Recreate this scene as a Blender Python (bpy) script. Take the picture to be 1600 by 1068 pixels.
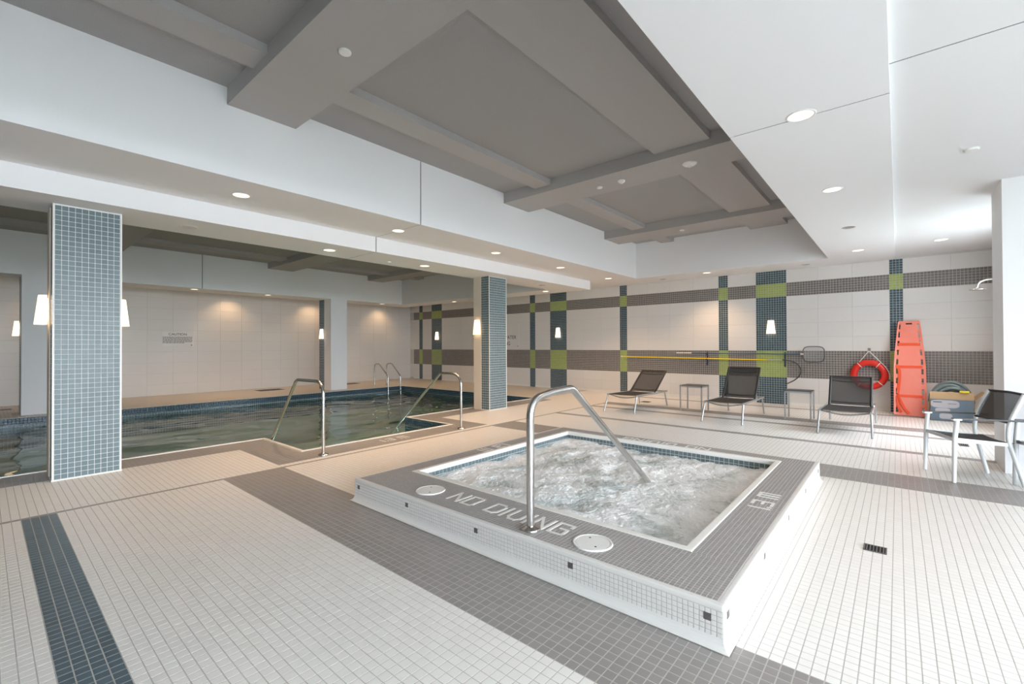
import bpy, bmesh, math, random
import numpy as np
from mathutils import Vector, Matrix

random.seed(4); rng = np.random.default_rng(7)
for o in list(bpy.data.objects): bpy.data.objects.remove(o)
sc = bpy.context.scene
COL = sc.collection

# ------------------------------------------------------------------ camera
YAW, PIT, ROL, FPX, CAMH = math.radians(40.468), math.radians(0.4666), math.radians(-0.2279), 706.8, 1.4
fw = Vector((math.cos(YAW)*math.cos(PIT), math.sin(YAW)*math.cos(PIT), math.sin(PIT)))
r0 = Vector((math.sin(YAW), -math.cos(YAW), 0)); u0 = r0.cross(fw)
rr = math.cos(ROL)*r0 + math.sin(ROL)*u0; uu = -math.sin(ROL)*r0 + math.cos(ROL)*u0
cd = bpy.data.cameras.new('camera'); cam = bpy.data.objects.new('camera', cd); COL.objects.link(cam)
m = Matrix.Identity(4)
for i in range(3): m[i][0] = rr[i]; m[i][1] = uu[i]; m[i][2] = -fw[i]
m[2][3] = CAMH
cam.matrix_world = m
cd.sensor_width = 36.0; cd.sensor_fit = 'HORIZONTAL'; cd.lens = FPX/1600*36.0; cd.clip_start = 0.05; cd.clip_end = 200
sc.camera = cam

# ------------------------------------------------------------------ world, daylight, exposure
WORLD_STRENGTH = 18.0
w = bpy.data.worlds.new('overcast_sky'); sc.world = w; w.use_nodes = True
bg = w.node_tree.nodes['Background']; bg.inputs[0].default_value = (0.84, 0.92, 1.0, 1); bg.inputs[1].default_value = WORLD_STRENGTH
WIN_Y = -5.5
WINDOWS = [(-4.5, -2.4), (-2.2, -0.1), (0.1, 2.2), (2.4, 4.5)]; WZ = (0.1, 3.1)
SIDE_WINDOW = (8.3, 10.3); SZW = (0.95, 2.85)
for (a, b, z0_, z1_, y_) in [(*q, *WZ, WIN_Y) for q in WINDOWS]+[(*SIDE_WINDOW, *SZW, -1.45)]:
    ld = bpy.data.lights.new('window_portal', 'AREA'); ld.shape = 'RECTANGLE'; ld.size = b-a; ld.size_y = z1_-z0_
    ld.cycles.is_portal = True
    lo = bpy.data.objects.new('window_portal', ld); COL.objects.link(lo)
    lo.location = ((a+b)/2, y_-0.11, (z0_+z1_)/2); lo.rotation_euler = (math.radians(90), 0, 0)
sc.view_settings.view_transform = 'Standard'; sc.view_settings.look = 'None'
sc.view_settings.exposure = 0.12; sc.view_settings.gamma = 1.0; sc.view_settings.use_curve_mapping = False
SPOT_W = 95.0
SCONCE_E = 2.0

# ------------------------------------------------------------------ materials
def lin(c): return tuple(((x/255)/12.92 if x/255 <= .04045 else ((x/255+.055)/1.055)**2.4) for x in c)
MATS = {}
def mat(name, rgb, rough=.5, metal=0., var=0., bump=None, emit=None, estr=0., alpha=1., noise=None, spec=None):
    """rgb in sRGB 0-255. var: per-piece brightness variation; bump: (scale, strength); noise: (scale, rgb2, amount)"""
    m = bpy.data.materials.new(name); m.use_nodes = True; nt = m.node_tree; n = nt.nodes; L = nt.links
    p = n['Principled BSDF']; c = lin(rgb) + (1,)
    p.inputs['Base Color'].default_value = c; p.inputs['Roughness'].default_value = rough; p.inputs['Metallic'].default_value = metal
    if spec is not None: p.inputs['Specular IOR Level'].default_value = spec
    src = None
    if noise:
        tx = n.new('ShaderNodeTexNoise'); tx.inputs['Scale'].default_value = noise[0]; tx.inputs['Detail'].default_value = 4
        tc = n.new('ShaderNodeTexCoord'); L.new(tc.outputs['Object'], tx.inputs['Vector'])
        mr = n.new('ShaderNodeMapRange'); mr.inputs[1].default_value = .4; mr.inputs[2].default_value = .65; mr.inputs[4].default_value = noise[2]
        L.new(tx.outputs['Fac'], mr.inputs[0])
        mx = n.new('ShaderNodeMix'); mx.data_type = 'RGBA'; mx.inputs['A'].default_value = c; mx.inputs['B'].default_value = lin(noise[1]) + (1,)
        L.new(mr.outputs[0], mx.inputs['Factor']); src = mx.outputs['Result']
    if var:
        g = n.new('ShaderNodeNewGeometry'); oi = n.new('ShaderNodeObjectInfo')
        ad = n.new('ShaderNodeMath'); ad.operation = 'ADD'; L.new(g.outputs['Random Per Island'], ad.inputs[0]); L.new(oi.outputs['Random'], ad.inputs[1])
        fr = n.new('ShaderNodeMath'); fr.operation = 'FRACT'; L.new(ad.outputs[0], fr.inputs[0])
        mr = n.new('ShaderNodeMapRange'); mr.inputs[3].default_value = 1-var; mr.inputs[4].default_value = 1+var; L.new(fr.outputs[0], mr.inputs[0])
        hs = n.new('ShaderNodeHueSaturation'); hs.inputs['Color'].default_value = c
        if src: L.new(src, hs.inputs['Color'])
        L.new(mr.outputs[0], hs.inputs['Value']); src = hs.outputs[0]
    if src: L.new(src, p.inputs['Base Color'])
    if bump:
        tx = n.new('ShaderNodeTexNoise'); tx.inputs['Scale'].default_value = bump[0]; tx.inputs['Detail'].default_value = 3
        tc = n.new('ShaderNodeTexCoord'); L.new(tc.outputs['Object'], tx.inputs['Vector'])
        b = n.new('ShaderNodeBump'); b.inputs['Strength'].default_value = bump[1]; b.inputs['Distance'].default_value = .01
        L.new(tx.outputs['Fac'], b.inputs['Height']); L.new(b.outputs[0], p.inputs['Normal'])
    if emit:
        p.inputs['Emission Color'].default_value = emit + (1,); p.inputs['Emission Strength'].default_value = estr
    if alpha < 1: p.inputs['Alpha'].default_value = alpha
    MATS[name] = m; return m

mat('plaster_white', (241, 241, 243), .8, bump=(160, .12))
mat('plaster_smooth', (236, 236, 237), .7, bump=(90, .05))
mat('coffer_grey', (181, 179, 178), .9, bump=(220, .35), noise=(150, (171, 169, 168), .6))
mat('coffer_panel', (171, 170, 170), .95, bump=(180, .5), noise=(120, (160, 159, 159), .7))  # darker than the beams: recess shade painted into the colour, besides the rougher texture
mat('tile_white', (235, 231, 226), .32, var=.02)
mat('tile_grey', (148, 143, 140), .34, var=.055)
mat('tile_blue', (82, 100, 110), .3, var=.10)
mat('grout', (188, 184, 178), .85)
mat('spa_grout', (214, 212, 208), .8)
mat('ink_soft', (140, 136, 136), .7)
mat('wall_dim', (150, 148, 146), .8)
mat('grout_white', (225, 228, 228), .8)
mat('deck_tile', (228, 214, 196), .4)
mat('wall_tile', (226, 223, 219), .28, var=.012)
mat('wall_grout', (205, 202, 197), .8)
mat('mosaic_grey', (118, 112, 108), .3, var=.10)
mat('mosaic_green', (160, 176, 92), .3, var=.07)
mat('mosaic_blue', (62, 88, 100), .25, var=.16)
mat('column_tile', (98, 116, 121), .34, var=.10)
mat('spa_grey', (154, 150, 149), .35, var=.07)
mat('spa_white', (222, 220, 216), .35, var=.02)
mat('coping', (235, 233, 228), .35)
mat('pool_tile', (74, 96, 112), .25, var=.16)
mat('pool_shell', (212, 224, 214), .5, noise=(1.2, (196, 214, 204), .7))
mat('spa_shell', (180, 195, 195), .5)
mat('beige_paint', (214, 202, 186), .7)
mat('steel', (205, 203, 200), .22, 1.0)
mat('alu', (196, 200, 204), .35, .9)
mat('alu_white', (226, 230, 232), .4, .2)
mat('sling', (44, 42, 41), .7, alpha=.64)
mat('sling_dark', (34, 32, 32), .7)
mat('dark_frame', (40, 38, 38), .5)
mat('arm_dark', (70, 70, 72), .45)
mat('orange', (240, 134, 116), .42, noise=(3, (242, 150, 134), .5))
mat('orange_strap', (240, 84, 40), .6)
mat('black_hole', (30, 26, 26), .8)
mat('ring_red', (226, 46, 36), .42)
mat('rope', (226, 224, 220), .8)
mat('cardboard', (196, 164, 126), .8)
mat('box_print', (108, 126, 142), .6)
mat('box_pale', (188, 186, 192), .6)
mat('box_ink', (62, 60, 66), .6)
mat('hose', (116, 130, 130), .3)
mat('yellow', (232, 206, 30), .45)
mat('pole_blue', (58, 96, 120), .4)
mat('hook', (50, 56, 84), .45)
mat('net', (190, 196, 198), .7, alpha=.22)
mat('tube_dark', (60, 64, 66), .5)
mat('lid', (232, 231, 228), .4)
mat('ink', (42, 38, 38), .7)
mat('sign_white', (240, 239, 238), .5)
mat('device', (236, 236, 234), .4)
mat('groove', (60, 60, 60), .9)
mat('grate', (120, 120, 120), .4, .6)
mat('accent', (92, 88, 86), .4)
mat('dl_trim', (236, 236, 236), .4)
mat('dl_chrome', (190, 190, 190), .12, 1.0)
mat('dl_lamp', (255, 240, 220), .4, emit=(1.0, .84, .64), estr=1.7)
mat('shade', (250, 236, 216), .5, emit=(1.0, .72, .45), estr=SCONCE_E)
mat('window_frame', (220, 222, 224), .5)
mat('ground', (150, 155, 150), .9)

def deck_grid(m):
    nt = m.node_tree; n = nt.nodes; L = nt.links
    b = n.new('ShaderNodeTexBrick'); b.offset = 0; b.inputs['Scale'].default_value = 1
    b.inputs['Brick Width'].default_value = .0518; b.inputs['Row Height'].default_value = .0518; b.inputs['Mortar Size'].default_value = .003
    for k, c in (('Color1', (222, 212, 198)), ('Color2', (216, 206, 192)), ('Mortar', (180, 172, 160))): b.inputs[k].default_value = lin(c)+(1,)
    tc = n.new('ShaderNodeTexCoord'); L.new(tc.outputs['Object'], b.inputs['Vector'])
    L.new(b.outputs['Color'], n['Principled BSDF'].inputs['Base Color'])
deck_grid(MATS['deck_tile'])

def water_mat():
    m = bpy.data.materials.new('pool_water'); m.use_nodes = True; nt = m.node_tree; n = nt.nodes; L = nt.links
    n.remove(n['Principled BSDF']); out = n['Material Output']
    fr = n.new('ShaderNodeFresnel'); fr.inputs['IOR'].default_value = 1.33
    t = n.new('ShaderNodeBsdfTransparent'); t.inputs[0].default_value = (.74, .95, .91, 1)
    g = n.new('ShaderNodeBsdfGlossy'); g.inputs['Roughness'].default_value = .03; g.inputs[0].default_value = (.95, .97, .96, 1)
    mx = n.new('ShaderNodeMixShader'); L.new(fr.outputs[0], mx.inputs[0]); L.new(t.outputs[0], mx.inputs[1]); L.new(g.outputs[0], mx.inputs[2])
    L.new(mx.outputs[0], out.inputs['Surface']); MATS['pool_water'] = m
water_mat()

def foam_mat():
    m = bpy.data.materials.new('spa_water'); m.use_nodes = True; nt = m.node_tree; n = nt.nodes; L = nt.links
    p = n['Principled BSDF']; p.inputs['Roughness'].default_value = .18; p.inputs['IOR'].default_value = 1.33
    tc = n.new('ShaderNodeTexCoord'); mp = n.new('ShaderNodeMapping'); mp.inputs['Scale'].default_value = (1.1, 1.35, 1); mp.inputs['Rotation'].default_value = (0, 0, .5)
    L.new(tc.outputs['Object'], mp.inputs['Vector'])
    a = n.new('ShaderNodeTexNoise'); a.inputs['Scale'].default_value = 2.1; a.inputs['Detail'].default_value = 7; a.inputs['Roughness'].default_value = .62; a.inputs['Distortion'].default_value = .5
    L.new(mp.outputs[0], a.inputs['Vector'])
    cr = n.new('ShaderNodeValToRGB'); e = cr.color_ramp.elements
    e[0].position = .36; e[0].color = lin((192, 200, 199)) + (1,); e[1].position = .60; e[1].color = lin((244, 245, 246)) + (1,)
    x = e.new(.47); x.color = lin((228, 231, 231)) + (1,)
    L.new(a.outputs['Fac'], cr.inputs[0]); L.new(cr.outputs[0], p.inputs['Base Color'])
    b2 = n.new('ShaderNodeTexNoise'); b2.inputs['Scale'].default_value = 60; b2.inputs['Detail'].default_value = 5; L.new(tc.outputs['Object'], b2.inputs['Vector'])
    bp = n.new('ShaderNodeBump'); bp.inputs['Strength'].default_value = .6; bp.inputs['Distance'].default_value = .02
    L.new(b2.outputs['Fac'], bp.inputs['Height']); L.new(bp.outputs[0], p.inputs['Normal'])
    mr = n.new('ShaderNodeMapRange'); mr.inputs[1].default_value = .38; mr.inputs[2].default_value = .6; mr.inputs[3].default_value = .12; mr.inputs[4].default_value = .7
    L.new(a.outputs['Fac'], mr.inputs[0]); L.new(mr.outputs[0], p.inputs['Roughness'])
    MATS['spa_water'] = m
foam_mat()

# ------------------------------------------------------------------ helpers
def tag(o, label=None, cat=None, group=None, kind=None):
    if label: o['label'] = label
    if cat: o['category'] = cat
    if group: o['group'] = group
    if kind: o['kind'] = kind
    return o
def link(o, parent=None):
    COL.objects.link(o)
    if parent: o.parent = parent
    return o
def empty(name, loc=(0, 0, 0), rz=0, label=None, cat=None, group=None):
    o = bpy.data.objects.new(name, None); o.empty_display_size = .1; o.location = loc; o.rotation_euler = (0, 0, rz); COL.objects.link(o)
    return tag(o, label, cat, group)

class MB:
    def __init__(s): s.v = []; s.f = []; s.sm = []
    def add(s, vs, fs, smooth=False):
        k = len(s.v); s.v += [tuple(v) for v in vs]; s.f += [tuple(i+k for i in f) for f in fs]; s.sm += [smooth]*len(fs); return s
    def box(s, x0, x1, y0, y1, z0, z1):
        return s.add([(x0,y0,z0),(x1,y0,z0),(x1,y1,z0),(x0,y1,z0),(x0,y0,z1),(x1,y0,z1),(x1,y1,z1),(x0,y1,z1)],
                     [(0,3,2,1),(4,5,6,7),(0,1,5,4),(1,2,6,5),(2,3,7,6),(3,0,4,7)])
    def bbox(s, x0, x1, y0, y1, z0, z1, b=.004):
        bm = bmesh.new(); bmesh.ops.create_cube(bm, size=1)
        for v in bm.verts: v.co = Vector(((x0+x1)/2+v.co.x*(x1-x0), (y0+y1)/2+v.co.y*(y1-y0), (z0+z1)/2+v.co.z*(z1-z0)))
        bmesh.ops.bevel(bm, geom=bm.edges[:], offset=b, segments=2, affect='EDGES', profile=.7)
        bm.verts.index_update(); s.add([v.co[:] for v in bm.verts], [[v.index for v in f.verts] for f in bm.faces]); bm.free(); return s
    def tube(s, pts, r, n=12, cap=True, radii=None, closed=False):
        P = [Vector(p) for p in pts]; N = len(P); rings = []; prev = None
        for i in range(N):
            a = P[(i-1) % N] if (closed or i > 0) else P[i]; b = P[(i+1) % N] if (closed or i < N-1) else P[i]
            t = (b-a).normalized()
            if prev is None:
                ref = Vector((0,0,1)) if abs(t.z) < .9 else Vector((1,0,0)); x = t.cross(ref).normalized()
            else: x = (prev - t*prev.dot(t)).normalized()
            prev = x; y = t.cross(x); R = radii[i] if radii else r
            rings.append([P[i]+x*(R*math.cos(2*math.pi*k/n))+y*(R*math.sin(2*math.pi*k/n)) for k in range(n)])
        vs = [v for q in rings for v in q]; fs = []
        for i in range(N if closed else N-1):
            j = (i+1) % N
            for k in range(n): fs.append((i*n+k, i*n+(k+1) % n, j*n+(k+1) % n, j*n+k))
        s.add(vs, fs, True)
        if cap and not closed:
            s.add(rings[0], [tuple(reversed(range(n)))]); s.add(rings[-1], [tuple(range(n))])
        return s
    def lathe(s, prof, n=24, c=(0, 0, 0), axis='z', a0=0, a1=2*math.pi):
        full = abs(a1-a0-2*math.pi) < 1e-6; M = n if full else n+1; vs = []; fs = []
        for (r, z) in prof:
            for k in range(M):
                a = a0+(a1-a0)*k/n; p = (r*math.cos(a), r*math.sin(a), z)
                vs.append((c[0]+p[0], c[1]+p[1], c[2]+p[2]))
        for i in range(len(prof)-1):
            for k in range(n): fs.append((i*M+k, i*M+(k+1) % M, (i+1)*M+(k+1) % M, (i+1)*M+k))
        return s.add(vs, fs, True)
    def disc(s, c, r, n=24, up=1):
        vs = [(c[0]+r*math.cos(2*math.pi*k/n), c[1]+r*math.sin(2*math.pi*k/n), c[2]) for k in range(n)]
        return s.add(vs, [tuple(range(n)) if up > 0 else tuple(reversed(range(n)))])
    def extrude(s, poly, d0, d1, fn):
        """poly 2D list; fn(u, v, d) -> xyz"""
        n = len(poly); vs = [fn(u, v, d0) for u, v in poly]+[fn(u, v, d1) for u, v in poly]
        return s.add(vs, [tuple(reversed(range(n))), tuple(range(n, 2*n))]+[(i, (i+1) % n, n+(i+1) % n, n+i) for i in range(n)])
    def bar(s, a, b, w, h, up=(0, 0, 1)):
        a = Vector(a); b = Vector(b); t = (b-a).normalized(); u = Vector(up); x = t.cross(u).normalized(); y = x.cross(t)
        vs = [p+x*(w/2*i)+y*(h/2*j) for p in (a, b) for i, j in ((-1,-1),(1,-1),(1,1),(-1,1))]
        return s.add(vs, [(0,3,2,1),(4,5,6,7),(0,1,5,4),(1,2,6,5),(2,3,7,6),(3,0,4,7)])
    def mesh(s, name, material):
        me = bpy.data.meshes.new(name); me.from_pydata(s.v, [], s.f); me.materials.append(MATS[material])
        me.polygons.foreach_set('use_smooth', s.sm); me.update()
        bm = bmesh.new(); bm.from_mesh(me); bmesh.ops.recalc_face_normals(bm, faces=bm.faces); bm.to_mesh(me); bm.free()
        return me
    def build(s, name, material, parent=None, label=None, cat=None, group=None, kind=None):
        o = bpy.data.objects.new(name, s.mesh(name, material)); link(o, parent); return tag(o, label, cat, group, kind)

def tile_arrays(rects, fr, t, b):
    """rects (N,4): u0,u1,v0,v1 ; fr = (origin, U, V, N) ; raised pillow tile"""
    R = np.asarray(rects, float); O, U, V, N = [np.asarray(q, float) for q in fr]; n = len(R)
    u0, u1, v0, v1 = R.T
    lo = [(u0, v0), (u1, v0), (u1, v1), (u0, v1)]; hi = [(u0+b, v0+b), (u1-b, v0+b), (u1-b, v1-b), (u0+b, v1-b)]
    P = np.zeros((n, 8, 3))
    for k, (a, c) in enumerate(lo): P[:, k] = O + a[:, None]*U + c[:, None]*V - N*.001
    for k, (a, c) in enumerate(hi): P[:, 4+k] = O + a[:, None]*U + c[:, None]*V + N*t
    F = np.array([(4,5,6,7),(0,1,5,4),(1,2,6,5),(2,3,7,6),(3,0,4,7)])
    faces = (np.arange(n)[:, None, None]*8 + F[None]).reshape(-1, 4)
    return P.reshape(-1, 3), faces
def quads_mesh(name, V, F, mats, midx=None):
    me = bpy.data.meshes.new(name); me.vertices.add(len(V)); me.vertices.foreach_set('co', np.asarray(V, np.float32).ravel())
    nf = len(F); me.loops.add(nf*4); me.polygons.add(nf)
    me.loops.foreach_set('vertex_index', np.asarray(F, np.int32).ravel())
    me.polygons.foreach_set('loop_start', np.arange(0, nf*4, 4, dtype=np.int32))
    for k in mats: me.materials.append(MATS[k])
    if midx is not None: me.polygons.foreach_set('material_index', np.asarray(midx, np.int32))
    me.polygons.foreach_set('use_smooth', np.zeros(nf, bool)); me.update(calc_edges=True); me.validate(); return me
def tile_stuff(name, rects, fr, material, parent, t=.002, b=.0015, kind='stuff'):
    V, F = tile_arrays(rects, fr, t, b); o = bpy.data.objects.new(name, quads_mesh(name, V, F, [material])); link(o, parent)
    if kind: o['kind'] = kind
    return o
def grid_rects(u0, u1, v0, v1, du, dv, g, snap=True):
    nu = max(1, round((u1-u0)/du)) ; nv = max(1, round((v1-v0)/dv)); a = (u1-u0)/nu; c = (v1-v0)/nv
    return [(u0+i*a+g/2, u0+(i+1)*a-g/2, v0+j*c+g/2, v0+(j+1)*c-g/2) for i in range(nu) for j in range(nv)]
def smooth_path(pts, n=6):
    P = [Vector(p) for p in pts]; out = []
    for i in range(len(P)-1):
        a = P[max(i-1, 0)]; b = P[i]; c = P[i+1]; d = P[min(i+2, len(P)-1)]
        for k in range(n):
            t = k/n; out.append(.5*((2*b)+(c-a)*t+(2*a-5*b+4*c-d)*t*t+(-a+3*b-3*c+d)*t**3))
    return out+[P[-1]]
def fillet(pts, rad, n=6):
    P = [Vector(p) for p in pts]; out = [P[0]]
    for i in range(1, len(P)-1):
        a = (P[i-1]-P[i]); b = (P[i+1]-P[i]); la, lb = a.length, b.length; a.normalize(); b.normalize()
        ang = a.angle(b); d = min(rad[i-1]/math.tan(ang/2), la*.48, lb*.48); s = P[i]+a*d; e = P[i]+b*d
        for k in range(n+1):
            t = k/n; out.append(s*(1-t)**2+P[i]*2*t*(1-t)+e*t*t)
    return out+[P[-1]]

# ------------------------------------------------------------------ dimensions (metres; X along the pool, Y towards the pool, camera above the origin)
WX, WY, WF, WR = 12.22, 16.29, -6.5, WIN_Y
ZS, ZB, ZC, ZCB, ZL, ZR = 3.15, 2.914, 4.066, 3.887, 3.98, 3.19
PY0, PY1, PX1, PX0 = 7.395, 13.29, 9.593, -2.6
NX0, NX1, NY = 2.817, 5.416, 6.103
T = .0518
SX0, SX1, SY0, SY1, SZ = 2.214, 5.573, .623, 3.776, .2
IX0, IX1, IY0, IY1 = 2.725, 5.30, .968, 3.505

# ------------------------------------------------------------------ floor
fl = MB()
for a in ((WF, 7.9, WR, -1.45), (WF, WX, -1.45, NY), (WF, NX0, NY, PY0), (NX1, WX, NY, PY0)): fl.box(a[0], a[1], a[2], a[3], -.12, -.0014)
floor = fl.build('floor', 'grout', kind='structure'); tag(floor, 'pale mosaic tiled pool deck floor with grey and blue bands')
dk = MB()
for a in ((PX1, WX, PY0, PY1), (WF, WX, PY1, WY), (WF, PX0, PY0, PY1)): dk.box(a[0], a[1], a[2], a[3], -.12, 0)
dk.build('far_deck', 'deck_tile', floor)

X0L, Y0L = 1.661, 5.424
ix = np.arange(math.floor((-1.0-X0L)/T), math.ceil((WX-X0L)/T)); iy = np.arange(math.floor((-2.3-Y0L)/T), math.ceil((PY0-Y0L)/T))
GX, GY = np.meshgrid(ix, iy, indexing='ij'); GX = GX.ravel(); GY = GY.ravel()
cx = X0L+(GX+.5)*T; cy = Y0L+(GY+.5)*T; h = T/2
keep = (cx+h < WX+.01) & (cx > -1.0)
keep &= ~((cy > PY0-.045-h+.01) )
keep &= ~((cx > NX0-.045-h+.01) & (cx < NX1+.045+h-.01) & (cy > NY-.045-h+.01))
keep &= ~((cx > SX0-.01) & (cx < SX1) & (cy > SY0) & (cy < SY1))
keep &= ~((cx > 7.196) & (cx < 7.897) & (cy < -.872)) & ~((cx > 7.7) & (cy < -1.42)) & ~((cx < 7.2) & (cy < -.14*cx-1.2))
kind = np.zeros(len(cx), int)
front = cy < Y0L
kind[(GX >= 0) & (GX < 12) & front] = 1
kind[(GX >= 80) & (GX < 92) & front] = 1
for a, b in ((117, 120), (144, 147), (155, 163), (190, 193)): kind[(GX >= a) & (GX < b) & front] = 1
kind[(GY == 0) & (cx < 10.1)] = 1
ring = ((cy > PY0-.52-.06) & (cx < 9.6)) | ((cy > NY-.52) & (cx > NX0-.52) & (cx < NX1+.45))
kind[ring] = 1
kind[(GX >= -28) & (GX < -24) & front] = 2
cx, cy, kind = cx[keep], cy[keep], kind[keep]
# which tiles show largest from the camera: individual parts
d = np.stack([cx, cy, np.full_like(cx, -CAMH)], 1); df = d @ np.array(fw)
px = 800+FPX*(d @ np.array(rr))/df; py = 534-FPX*(d @ np.array(uu))/df
inview = (df > .3) & (px > -10) & (px < 1610) & (py < 1072)
dist = np.where(inview, np.linalg.norm(d, axis=1), 1e9)
order = np.argsort(dist); single = np.zeros(len(cx), bool); single[order[:300]] = True
G = .004
KM = ['tile_white', 'tile_grey', 'tile_blue']
proto = [quads_mesh('tile', *tile_arrays([(-h+G/2, h-G/2, -h+G/2, h-G/2)], ((0,0,0),(1,0,0),(0,1,0),(0,0,1)), .0012, .0004), [k]) for k in KM]
for i in np.where(single)[0]:
    o = bpy.data.objects.new('tile', proto[kind[i]]); o.location = (cx[i], cy[i], -.002); link(o, floor)
q = ~single
V, F = tile_arrays(np.stack([cx[q]-h+G/2, cx[q]+h-G/2, cy[q]-h+G/2, cy[q]+h-G/2], 1), ((0,0,-.002),(1,0,0),(0,1,0),(0,0,1)), .0012, .0004)
o = bpy.data.objects.new('tile_field', quads_mesh('tile_field', V, F, KM, np.repeat(kind[q], 5))); link(o, floor); o['kind'] = 'stuff'

# ------------------------------------------------------------------ walls
def mosaic_region(wall, fr, regs, material, name, t=.003):
    R = []
    for (a, b, c, e) in regs: R += grid_rects(a, b, c, e, .0522, .0522, .0045)
    return tile_stuff(name, R, fr, material, wall, t, .0015)
def slab_tiles(wall, fr, regs, du=.6, dv=.3, name='wall_tile'):
    for (a, b, c, e) in regs:
        cache = {}
        for (u0, u1, v0, v1) in grid_rects(a, b, c, e, du, dv, .004):
            k = (round(u1-u0, 4), round(v1-v0, 4))
            if k not in cache:
                O, U, Vv, N = [np.asarray(q, float) for q in fr]
                cache[k] = quads_mesh(name, *tile_arrays([(-k[0]/2, k[0]/2, -k[1]/2, k[1]/2)], ((0,0,0), U, Vv, N), .004, .0012), ['wall_tile'])
            O, U, Vv, N = [Vector(q) for q in fr]
            o = bpy.data.objects.new(name, cache[k]); o.location = O+U*((u0+u1)/2)+Vv*((v0+v1)/2); link(o, wall)
# striped back wall, X = WX
wb = MB().box(WX, WX+.15, -1.6, WY+.15, -.12, ZS+.1).build('wall_back', 'wall_grout', kind='structure'); tag(wb, 'white tiled end wall with grey, green and blue mosaic stripes')
FRB = ((WX, 0, 0), (0, 1, 0), (0, 0, 1), (-1, 0, 0))
STR = [(15.44, 15.66), (14.20, 14.84), (9.385, 9.61), (8.113, 8.757), (6.01, 6.235), (3.257, 3.478), (1.978, 2.618), (-.087, .125)]
HB = [(2.532, 2.847), (.63, 1.256)]
YMIN, YMAX = -1.5, 16.04
edges = sorted(STR); gaps = []; y = YMIN
for a, b in edges: gaps.append((y, a)); y = b
gaps.append((y, YMAX))
mosaic_region(wb, FRB, [(a, b, z0, z1) for a, b in gaps for z0, z1 in HB], 'mosaic_grey', 'grey_mosaic')
mosaic_region(wb, FRB, [(a, b, z0, z1) for a, b in STR for z0, z1 in HB], 'mosaic_green', 'green_mosaic')
mosaic_region(wb, FRB, [(a, b, z0, z1) for a, b in STR for z0, z1 in ((.0, .63), (1.256, 2.532), (2.847, 3.15))], 'mosaic_blue', 'blue_mosaic')
slab_tiles(wb, FRB, [(a, b, z0, z1) for a, b in gaps+[(YMAX, WY-.01)] for z0, z1 in ((.06, .63), (1.256, 2.532), (2.847, 3.15))])
bs = MB()
for a, b in gaps: bs.box(WX-.012, WX, a, b, 0, .06)
bs.build('base_tile', 'coping', wb)
# far long wall, Y = WY
wl = MB().box(WF, WX+.15, WY, WY+.15, -.12, ZS+.1).build('wall_left', 'wall_grout', kind='structure'); tag(wl, 'long beige lit tiled wall beyond the pool')
FRL = ((0, WY, 0), (1, 0, 0), (0, 0, 1), (0, -1, 0))
slab_tiles(wl, FRL, [(-.6, WX-.01, 0.0, 3.15)], .62, .315)
# wall behind the camera, window wall, shower recess wall and pier
MB().box(WF-.15, WF, WR-.15, WY+.15, -.12, 4.3).build('wall_front', 'wall_dim', kind='structure')
wr = MB(); xs = [WF]+[q for ab in WINDOWS for q in ab]+[7.9]
wr.box(WF, 7.9, WR-.15, WR, -.12, WZ[0]); wr.box(WF, 7.9, WR-.15, WR, WZ[1], ZR)
for i in range(0, len(xs), 2): wr.box(xs[i], xs[i+1], WR-.15, WR, WZ[0], WZ[1])
wr.build('wall_right', 'plaster_smooth', kind='structure')
for i, (a, b) in enumerate(WINDOWS):
    f = MB(); y0, y1 = WR-.1, WR-.04
    for (p, q_, s, t) in ((a, a+.05, *WZ), (b-.05, b, *WZ), ((a+b)/2-.025, (a+b)/2+.025, *WZ), (a, b, WZ[0], WZ[0]+.05), (a, b, WZ[1]-.05, WZ[1])): f.box(p, q_, y0, y1, s, t)
    f.build('window_%d' % (i+1), 'window_frame', kind='structure')
f = MB(); a, b = SIDE_WINDOW
for (p, q_, s, t) in ((a, a+.05, *SZW), (b-.05, b, *SZW), ((a+b)/2-.025, (a+b)/2+.025, *SZW), (a, b, SZW[0], SZW[0]+.05), (a, b, SZW[1]-.05, SZW[1])): f.box(p, q_, -1.56, -1.49, s, t)
f.build('window_%d' % (len(WINDOWS)+1), 'window_frame', kind='structure')
MB().box(7.196, 7.897, -1.6, -.872, 0, ZR).build('wall_pier', 'plaster_smooth', kind='structure')
tag(bpy.data.objects['wall_pier'], 'white painted wall end beside the armchair')
wq = MB(); a, b = SIDE_WINDOW
wq.box(7.897, a, -1.6, -1.45, 0, ZR); wq.box(b, WX, -1.6, -1.45, 0, ZR); wq.box(a, b, -1.6, -1.45, 0, SZW[0]); wq.box(a, b, -1.6, -1.45, SZW[1], ZR)
wq.build('wall_recess', 'wall_tile', kind='structure')
MB().box(7.74, 7.896, WR-.15, -1.6, 0, ZR).build('wall_side', 'plaster_smooth', kind='structure')
MB().box(WF-60, WX+60, WR-60, WR-.15, -.5, -.3).box(7.9, WX+60, WR-.15, -1.61, -.5, -.3).build('ground', 'ground', kind='structure')

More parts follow.
